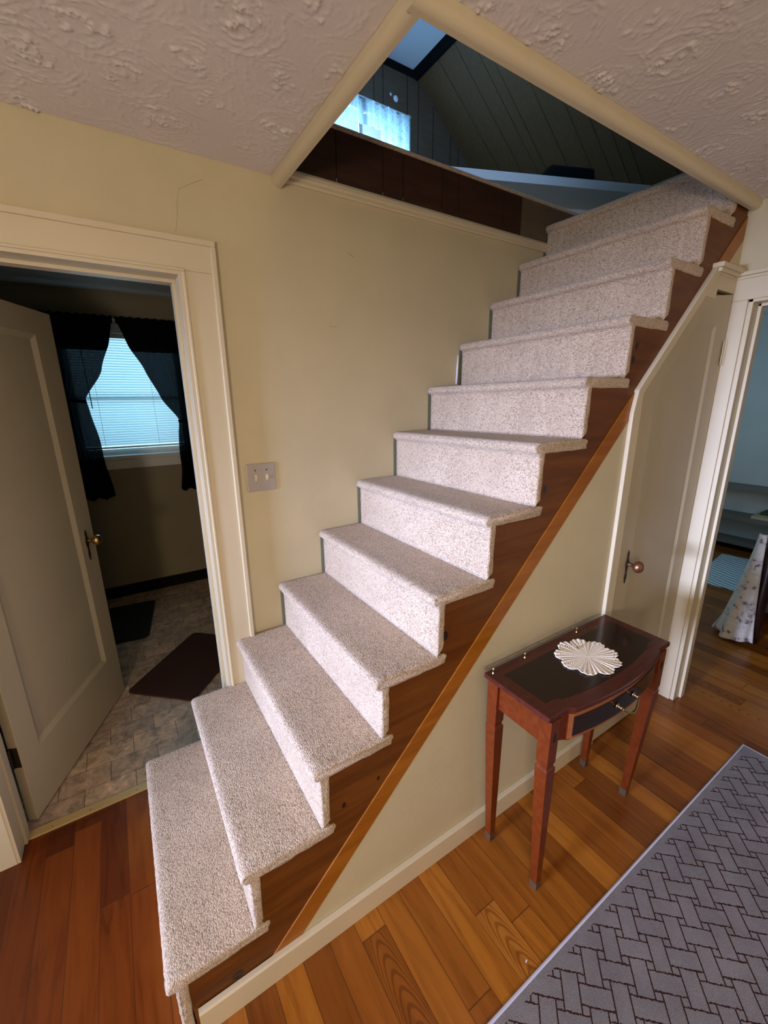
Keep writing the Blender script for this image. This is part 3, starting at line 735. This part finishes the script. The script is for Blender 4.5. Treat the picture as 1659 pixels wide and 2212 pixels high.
flat_mat('floor_mat', (0.228, 0.545), (-0.740, 0.672, 0), (0.672, 0.740, 0), 0.425, 0.645, 0.035, 'matbrown', 'dark brown cushioned mat on the kitchen floor just inside the open door', 'mat')
flat_mat('floor_mat', (-0.375, 1.47), (0.985, -0.09, 0), (0.15, 0.99, 0), 0.45, 0.62, 0.035, 'matblack', 'black cushioned mat further back under the kitchen window', 'mat')

# ------------------------------------------------------------------ attic above
ZF, YG, ZC = 2.622, 2.340, 4.655
f = MB(); f.box(-0.6, 5.9, 0.018, YG, 2.47, ZF); f.box(XW + .02, 5.9, -1.6, 0.018, 2.47, ZF); f.box(-0.6, OX0 - .002, -1.6, 0.018, 2.47, ZF); f.box(OX0 - .002, XW + .02, -1.6, OY - .002, 2.47, ZF)
struct(f.build('floor_attic', 'carpet'))
AX0, AX1, AZ0, AZ1 = 2.02, 2.93, 3.25, 4.235
g = MB(); xr_ = 3.04; sl = 0.607 / 0.795
def zroof(x): return ZC if x < xr_ else ZC - (x - xr_) * sl
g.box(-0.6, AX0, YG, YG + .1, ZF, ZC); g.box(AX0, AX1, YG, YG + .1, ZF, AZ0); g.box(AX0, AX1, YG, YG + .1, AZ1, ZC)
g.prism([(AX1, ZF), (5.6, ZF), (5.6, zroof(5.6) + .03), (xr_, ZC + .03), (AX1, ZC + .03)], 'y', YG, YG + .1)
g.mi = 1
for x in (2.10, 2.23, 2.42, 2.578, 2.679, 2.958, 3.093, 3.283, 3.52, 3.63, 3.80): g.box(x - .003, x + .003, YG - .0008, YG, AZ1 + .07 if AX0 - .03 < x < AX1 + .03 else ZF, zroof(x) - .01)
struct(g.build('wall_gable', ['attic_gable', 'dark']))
struct(MB().box(-0.6, xr_, -1.7, YG + .1, ZC, ZC + .05).build('ceiling_attic', 'attic_ceiling'))
s = MB(); ln = math.hypot(5.6 - xr_, zroof(5.6) - ZC)
ys = [-1.7, -1.2, -0.9, -0.6, -0.35, -0.05, 0.08, 0.36, 0.52, 0.80, 0.90, 1.022, 1.168, 1.366, 1.571, 1.665, 1.823, 2.04, YG]
for ya, yb_ in zip(ys[:-1], ys[1:]):
    s.mi = 0; s.prism([(xr_, ZC), (5.6, zroof(5.6)), (5.6, zroof(5.6) + .03), (xr_, ZC + .03)], 'y', ya + .003, yb_ - .003)
s.mi = 1; s.prism([(xr_, ZC + .008), (5.6, zroof(5.6) + .008), (5.6, zroof(5.6) + .06), (xr_, ZC + .06)], 'y', -1.75, YG + .12)
struct(s.build('wall_attic_slope', ['attic', 'dark']))
m = MB(); m.prism([(xr_ - .035, ZC), (xr_ + .03, ZC - .02), (xr_ + .035, ZC - .055), (xr_ + .012, ZC - .050)], 'y', -1.7, YG)
m.prism([(YG, ZC), (YG - .03, ZC), (YG - .03, ZC - .025), (YG, ZC - .045)], 'x', -0.6, xr_)
struct(m.build('trim_14', 'dark'))
struct(MB().box(5.55, 5.65, -1.7, YG, ZF, zroof(5.55)).build('wall_attic_right', 'attic'))
struct(MB().box(-0.7, -0.6, -1.7, YG, ZF, ZC).build('wall_attic_left', 'attic'))
g = MB(); g.prism([(-0.6, ZF), (5.6, ZF), (5.6, zroof(5.6)), (xr_, ZC), (-0.6, ZC)], 'y', -1.75, -1.7)
struct(g.build('wall_attic_front', 'attic'))
fr = MB(); fr.box(AX0 - .05, AX0, YG - .008, YG + .06, AZ0 - .05, AZ1 + .02); fr.box(AX1, AX1 + .02, YG - .008, YG + .06, AZ0 - .05, AZ1 + .02); fr.box(AX0, AX1, YG - .008, YG + .06, AZ1, AZ1 + .02); fr.box(AX0, AX1, YG - .015, YG + .06, AZ0 - .05, AZ0)
win2 = struct(fr.build('window_2', 'white'))
m = MB(); m.box(2.433, 2.466, YG + .03, YG + .05, AZ0, AZ1); m.box(AX0, AX1, YG + .03, YG + .05, 3.68, 3.72); m.build('sash', 'white', win2)
m = MB(); m.box(AX0, AX1, YG + .038, YG + .041, AZ0, AZ1); m.build('pane', 'glass', win2)
lc = thing('lace_curtain', 'white lace curtain over the small attic gable window seen through the stairwell', 'curtain', (0, 0, 0))
def lace(u, v):
    x = 1.98 + u * 0.985; return (x, YG - .045 + .010 * math.sin(u * 75) + .006 * math.sin(u * 31 + v * 2), 4.272 - v * 1.0 - .010 * math.sin(u * 3.1))
m = MB(); nu, nv = 120, 60
vs = [lace(i / nu, j / nv) for j in range(nv + 1) for i in range(nu + 1)]; fs = []
for j in range(nv):
    for i in range(nu):
        x = 1.98 + (i + .5) / nu * 0.985; z = 4.272 - (j + .5) / nv * 1.0
        if 2.255 < x < 2.618 and z < 4.066 and z > 3.45: continue      # gathered opening in the lace
        fs.append((j * (nu + 1) + i, j * (nu + 1) + i + 1, (j + 1) * (nu + 1) + i + 1, (j + 1) * (nu + 1) + i))
m.add(vs, fs); m.build('lace_panel', 'lace', lc, smooth=True)
m = MB(); m.tube([(1.95, YG - .045, 4.268), (2.972, YG - .045, 4.262)], .006, 8); m.build('rod', 'white', lc)
m = MB(); m.lathe([(.001, 0), (.03, .004), (.022, .010), (.001, .012)], (2.82, YG - .001, 4.385), (0, -1, 0), 14)
m.lathe([(.001, 0), (.016, .004), (.001, .008)], (2.765, YG - .001, 4.405), (0, -1, 0), 12)
tag(m.build('wall_hook', 'white', smooth=True), 'small white hook on the dark attic gable above the lace curtain', 'wall hook')
# white low table near the stairwell edge
at = thing('low_table', 'long white low table standing in the attic near the stairwell edge', 'table', (0, 0, 0))
dv = Vector((0.929, -0.370)); pv = Vector((0.370, 0.929)); A0 = Vector((1.93, 0.690)); Lt, Dt = 2.1, 0.62
def tp(a, b_): q = A0 + dv * a + pv * b_; return (q.x, q.y)
MB().prism([tp(0, 0), tp(Lt, 0), tp(Lt, Dt), tp(0, Dt)], 'z', 2.950, 3.002).build('table_top', 'white', at, bevel=.002)
MB().prism([tp(.05, .30), tp(Lt - .05, .30), tp(Lt - .05, .33), tp(.05, .33)], 'z', 2.915, 2.950).build('apron', 'white', at)
for a, b_ in ((.05, .34), (Lt - .09, .34), (.05, Dt - .06), (Lt - .09, Dt - .06)):
    MB().prism([tp(a, b_), tp(a + .04, b_), tp(a + .04, b_ + .04), tp(a, b_ + .04)], 'z', ZF, 2.950).build('leg', 'white', at)
# dark case and paper standing on it
cq = [tp(.95, .22), tp(1.30, .22), tp(1.30, .40), tp(.95, .40)]
MB_ = MB().prism(cq, 'z', 3.003, 3.18).build('storage_box', 'dark', bevel=.02); tag(MB_, 'dark box standing on the white attic table', 'box')

# ------------------------------------------------------------------ bedroom through the right doorway
XB = 5.780
struct(MB().box(XB, XB + .1, -2.6, 1.1, 0, 2.4).build('wall_bedroom_far', 'bwall'))
w = MB(); w.box(XW + .11, 3.55, 1.0, 1.1, 0, 2.4); w.box(4.85, XB, 1.0, 1.1, 0, 2.4); w.box(3.55, 4.85, 1.0, 1.1, 0, .9); w.box(3.55, 4.85, 1.0, 1.1, 2.1, 2.4)
struct(w.build('wall_bedroom_window', 'bwall'))
struct(MB().box(XW + .11, XB, -2.7, -2.6, 0, 2.4).build('wall_bedroom_near', 'bwall'))
struct(MB().box(XW + .105, XW + .112, -0.889, 1.0, 0, 2.4).build('wall_bedroom_left', 'bwall'))
struct(MB().box(XW + .10, XB + .1, -2.7, 1.1, 2.40, 2.46).build('ceiling', 'white'))
struct(MB().box(XB - .012, XB, -2.6, 1.0, 0, .07).build('baseboard_bedroom', 'shelf'))
sh = thing('bookshelf', 'low taupe open bookshelf with three shelves along the blue bedroom wall', 'bookshelf', (0, 0, 0))
XS_ = XB - .26
for z, t in ((.695, .040), (.385, .050), (.105, .035)):
    MB().box(XS_, XB - .014, -1.9, .55, z - t, z).build('shelf', 'shelf', sh, bevel=.002)
for y in (-1.9, -0.72, .53): MB().box(XS_ + .01, XB - .014, y - .02, y, 0, .655).build('upright', 'shelf', sh)
MB().box(XB - .02, XB - .013, -1.9, .53, .105, .655).build('back_panel', 'bwall', sh)
cols = [(0.12, .16, .07), (.30, .25, .10), (.10, .05, .03)]
for k, (zz, dz, lb) in enumerate(((.386, .030, 'pale book lying flat at the bottom of the stack on the middle bedroom shelf'), (.417, .018, 'yellow-green book lying in the middle of the stack on the bedroom shelf'), (.436, .026, 'dark book lying on top of the stack on the middle bedroom shelf'))):
    t_ = plain('book_cover', [(0.42, .40, .32), (.35, .32, .10), (.03, .04, .03)][k], .6)
    bo = MB().box(XS_ - .002 + k * .012, XS_ + .20, -0.60, -0.235 - k * .03, zz, zz + dz).build('book', t_, bevel=.002); tag(bo, lb, 'book', None)
bd = thing('bed', 'dark turned-post wooden bed with footboard facing the doorway in the bedroom', 'bed', (3.52, -0.92, 0))
def post(x, y, parent, h):
    m = MB(); m.lathe([(.030, 0), (.030, .04), (.038, .06), (.038, h - .20), (.030, h - .17), (.040, h - .14), (.026, h - .11), (.022, h - .09), (.036, h - .06), (.036, h - .03), (.022, h - .008), (.006, h)], (x, y, 0), (0, 0, 1), 20)
    m.build('post', 'bedwood', parent, smooth=True)
post(0, 0, bd, .80); post(0, -1.05, bd, .80); post(1.9, 0, bd, .95); post(1.9, -1.05, bd, .95)
for z0_, z1_ in ((.56, .66), (.24, .34)): MB().box(-.015, .015, -1.05, 0, z0_, z1_).build('footboard_rail', 'bedwood', bd, bevel=.006)
for y in (-.02, -1.03): MB().box(0, 1.9, y - .015, y + .015, .26, .38).build('side_rail', 'bedwood', bd)
MB().box(1.88, 1.91, -1.05, 0, .45, .90).build('headboard', 'bedwood', bd, bevel=.01)
MB().box(.03, 1.87, -1.03, -.02, .33, .58).build('mattress', 'linen', bd, bevel=.04, seg=3)
bs = MB()
def spread(u, v):
    x = 0.20 + u * 1.5
    if v < .5:
        f = v / .5; y = -.50 + f * .55; z = .60 - .02 * f
    else:
        f = (v - .5) / .5; fl = .10 * f * (1 + .9 * math.sin(x * 11)); x = x - 0.24 * f * f * (1 - u); y = .05 + fl; z = .58 - f * .565
    return (3.52 + x + .01 * math.sin(v * 20), -0.92 + y, z)
bs.grid(spread, 70, 40)
tag(bs.build('bedspread', 'floral', smooth=True, solid=.006), 'pale floral bedspread hanging from the side of the bed to the floor', 'bedspread')
# corner of the quilt draped over the footboard post and down to the floor in front
dr = MB()
def drape(u, v):
    a = 0.028 + .085 * v ** 1.3; cx = 3.50; z = .76 - v * .735
    ang_ = math.radians(60 + 175 * u); y = -0.865 + (a + .02 * v) * math.sin(ang_) * .9 + .012 * v; x = cx + a * math.cos(ang_)
    rip = 1 + .10 * math.sin(u * 22 + v * 3) * v
    return (cx + (x - cx) * rip, -0.865 + (y + .865) * rip, z + (.012 * math.sin(u * 9) if v > .9 else 0))
dr.grid(drape, 40, 40)
tag(dr.build('quilt', 'floral', smooth=True, solid=.006), 'floral quilt corner hanging over the foot post of the bed down to the floor', 'quilt')
tag(MB().prism([(4.33, -.355), (4.37, -.75), (5.34, -.52), (5.31, -.125), (4.92, -.170)], 'z', .0005, .010).build('bedroom_rug', 'ragrug'), 'pale blue and white striped rag rug on the bedroom floor beside the bed', 'rug')
tag(MB().prism([(3.63, -1.02), (3.70, -1.00), (3.69, -1.06)], 'z', .0005, .004).add([(3.63, -1.02, .004), (3.70, -1.0, .004), (3.66, -1.03, .03)], [(0, 1, 2)]).build('paper', 'white'), 'crumpled white paper on the floor under the bed', 'paper')

# ------------------------------------------------------------------ console table
tb = thing('console_table', 'mahogany bow-front console table with tapered legs against the wall under the stairs', 'table', (1.347, -0.862, 0))
HL = 0.354
def front(t, inset=0.0):
    """front outline x->y (local), t in -1..1"""
    x = abs(t) * HL
    if x > .275: y = -.252
    elif x > .235: f = (x - .235) / .04; y = -.252 - .018 * (0.5 + 0.5 * math.cos(f * PI))
    else: y = -.270 - .022 * (1 - (x / .235) ** 2)
    return y + inset
def outline(ins):
    pts = [(-HL + ins, -ins)] + []
    K = 60
    row = [((-1 + 2 * i / K) * (HL - ins), 0) for i in range(K + 1)]
    row = [(x, front(x / HL) + ins) for x, _ in row]
    return row + [(HL - ins, -ins), (-HL + ins, -ins)]
MB().prism(outline(0), 'z', .722, .740).build('table_top', 'mahogany_top', tb, bevel=.004, seg=3)
MB().prism(outline(.010), 'z', .714, .722).build('top_moulding', 'mahogany', tb, bevel=.003)
MB().prism(outline(.046), 'z', .7402, .7410).build('leather_inset', 'mahogany_dark', tb)
ap = MB()
ap.box(-.300, .300, -.030, -.018, .615, .715); ap.box(-.325, -.312, -.235, -.03, .615, .715); ap.box(.312, .325, -.235, -.03, .615, .715)
ap.build('apron', 'mahogany', tb)
def bow(x0, x1, z0, z1, y_off, thick, K=40):
    m = MB(); vs = []; 
    for i in range(K + 1):
        x = x0 + (x1 - x0) * i / K; y = front(x / HL) + y_off
        vs += [(x, y, z0), (x, y, z1), (x, y + thick, z0), (x, y + thick, z1)]
    fs = []
    for i in range(K):
        a = 4 * i; b = a + 4; fs += [(a, b, b + 1, a + 1), (a + 2, a + 3, b + 3, b + 2), (a, a + 2, b + 2, b), (a + 1, b + 1, b + 3, a + 3)]
    fs += [(0, 1, 3, 2), (4 * K, 4 * K + 2, 4 * K + 3, 4 * K + 1)]
    return m.add(vs, fs)
bow(-.272, .272, .612, .714, .016, .014).build('front_rail', 'mahogany', tb)
dr_ = bow(-.252, .252, .618, .708, .011, .008).build('drawer', 'inlay', tb, bevel=.001)
bow(-.240, .240, .630, .697, .0085, .004).build('drawer_panel', 'mahogany_dark', dr_)
hd = MB(); hp = []
for k in range(15):
    a = PI * k / 14; hp.append((-.048 + .096 * k / 14, front(0) - .012 - .012 * math.sin(a), .668 - .026 * math.sin(a)))
hd.tube(hp, .0032, 8)
for sx in (-.048, .048): hd.lathe([(.010, 0), (.009, .003), (.004, .006), (.005, .012), (.006, .016), (.002, .019)], (sx, front(0) + .007, .669), (0, -1, 0), 12)
hd.build('drawer_handle', 'old_brass', dr_, smooth=True)
def leg(x, y, fx, fy, sgn, front_leg):
    """square tapered leg, block at top, ankle notch, brass cap; (x, y) block centre, (fx, fy) foot centre"""
    m = MB()
    def ring(cx, cy, w, z): return [(cx - w, cy - w, z), (cx + w, cy - w, z), (cx + w, cy + w, z), (cx - w, cy + w, z)]
    zs = [(.714, .0210), (.556, .0205), (.552, .0175), (.540, .0175), (.536, .0215), (.030, .0125)]
    vs = []
    for z, w in zs:
        f = max(0, (.556 - z) / .556); vs += ring(x + (fx - x) * f, y + (fy - y) * f, w, z)
    fs = [(0, 1, 2, 3)]
    for i in range(len(zs) - 1):
        for k in range(4): fs.append((4 * i + k, 4 * i + (k + 1) % 4, 4 * i + 4 + (k + 1) % 4, 4 * i + 4 + k))
    fs.append(tuple(4 * (len(zs) - 1) + k for k in range(4)))
    m.add(vs, fs); lg = m.build('leg', 'mahogany', tb, bevel=.0015)
    m = MB(); v0 = ring(fx, fy, .0142, .034) + ring(fx, fy, .0128, 0.0)
    m.add(v0, [(0, 1, 2, 3), (7, 6, 5, 4)] + [(k, (k + 1) % 4, 4 + (k + 1) % 4, 4 + k) for k in range(4)]); m.build('brass_cap', 'cap', lg)
    if front_leg:
        m = MB(); m.prism([(x + .006 * math.cos(a * PI / 8), .655 + .018 * math.sin(a * PI / 8)) for a in range(16)], 'y', y - .0222, y - .0205); m.build('oval_inlay', 'mahogany_dark', lg)
leg(-.316, -.230, -.284, -.223, -1, True); leg(.316, -.230, .318, -.200, 1, True)
leg(-.316, -.026, -.292, -.022, -1, False); leg(.316, -.026, .312, -.022, 1, False)
gr = MB()
for x in (-.332, -.175, .125): gr.lathe([(.004, 0), (.0022, .004), (.0022, .012), (.0042, .016), (.0018, .020)], (x, -.020, .7405), (0, 0, 1), 10)
gr.tube([(-.345, -.004, .742), (-.345, -.004, .756), (.30, -.004, .756), (.345, -.006, .742)], .0009, 6)
for x in (-.175, .125): gr.tube([(x, -.004, .742), (x, -.004, .756)], .0009, 6)
gr.build('gallery_rail', 'brass', tb)
gk = MB(); gk.lathe([(.004, 0), (.003, .004), (.0045, .009), (.002, .012)], (.022, -.092, .741), (0, 0, 1), 10); gk.build('brass_stud', 'brass', tb)
# doily: eight-petalled crochet with scalloped rim and pierced rows
dl = MB(); cx, cy, zt = 1.357, -1.000, 0.7425
NA, NR = 192, 26
def rim(a): 
    big = abs(math.sin(a * 4.5 + .3)) ** .6; sm = abs(math.sin(a * 18 + .5)) ** .7
    return .086 + .021 * big + .0055 * sm
vs = [(cx, cy, zt + .002)]; fs = []
for j in range(1, NR + 1):
    for i in range(NA):
        a = 2 * PI * i / NA; r = rim(a) * j / NR
        wav = .0022 * (j / NR) ** 1.6 * (0.5 + 0.5 * math.sin(a * 9 + .6)) + .0012 * math.sin(a * 36) * (j / NR)
        vs.append((cx + r * 1.06 * math.cos(a), cy + r * .93 * math.sin(a), zt + .0012 + wav))
for i in range(NA): fs.append((0, 1 + i, 1 + (i + 1) % NA))
for j in range(1, NR):
    for i in range(NA):
        ph = (i / NA * 9) % 1.0
        hole = False
        if 4 < j < NR - 5 and (abs(ph - .32) < .03 or abs(ph - .68) < .03) and j % 2 == 0: hole = True
        if j in (NR - 3,) and i % 5 == 0: hole = True
        if j in (3,) and i % 12 == 0: hole = True
        if hole: continue
        a, b_ = 1 + (j - 1) * NA + i, 1 + (j - 1) * NA + (i + 1) % NA
        fs.append((a, b_, b_ + NA, a + NA))
dl.add(vs, fs)
tag(dl.build('doily', 'doily', smooth=True, solid=.0012), 'cream crocheted scalloped doily lying on the dark console table top', 'doily')

# ------------------------------------------------------------------ runner rug and small scraps
rg = thing('area_rug', 'grey rug with dark woven-block line pattern on the hardwood floor in the lower right', 'rug', (0, 0, 0))
MB().box(-0.6, 2.385, -2.75, -1.235, 0.0005, 0.009).build('rug_field', 'rug', rg)
m = MB(); m.tube([(-0.6, -1.2375, .0062), (2.389, -1.2375, .0062), (2.389, -2.75, .0062)], .0055, 8); m.build('rug_binding', 'rug_edge', rg, smooth=True)
tag(MB().prism([(.872, -1.205), (.880, -1.2025), (.8795, -1.199), (.872, -1.201)], 'z', .0003, .0015).build('paper_scrap', 'white'), 'tiny white paper scrap on the hardwood floor near the grey rug', 'paper scrap')

scene.cycles.use_denoising = True
scene.cycles.max_bounces = 8
scene.cycles.transparent_max_bounces = 16
scene.cycles.sample_clamp_indirect = 4.0
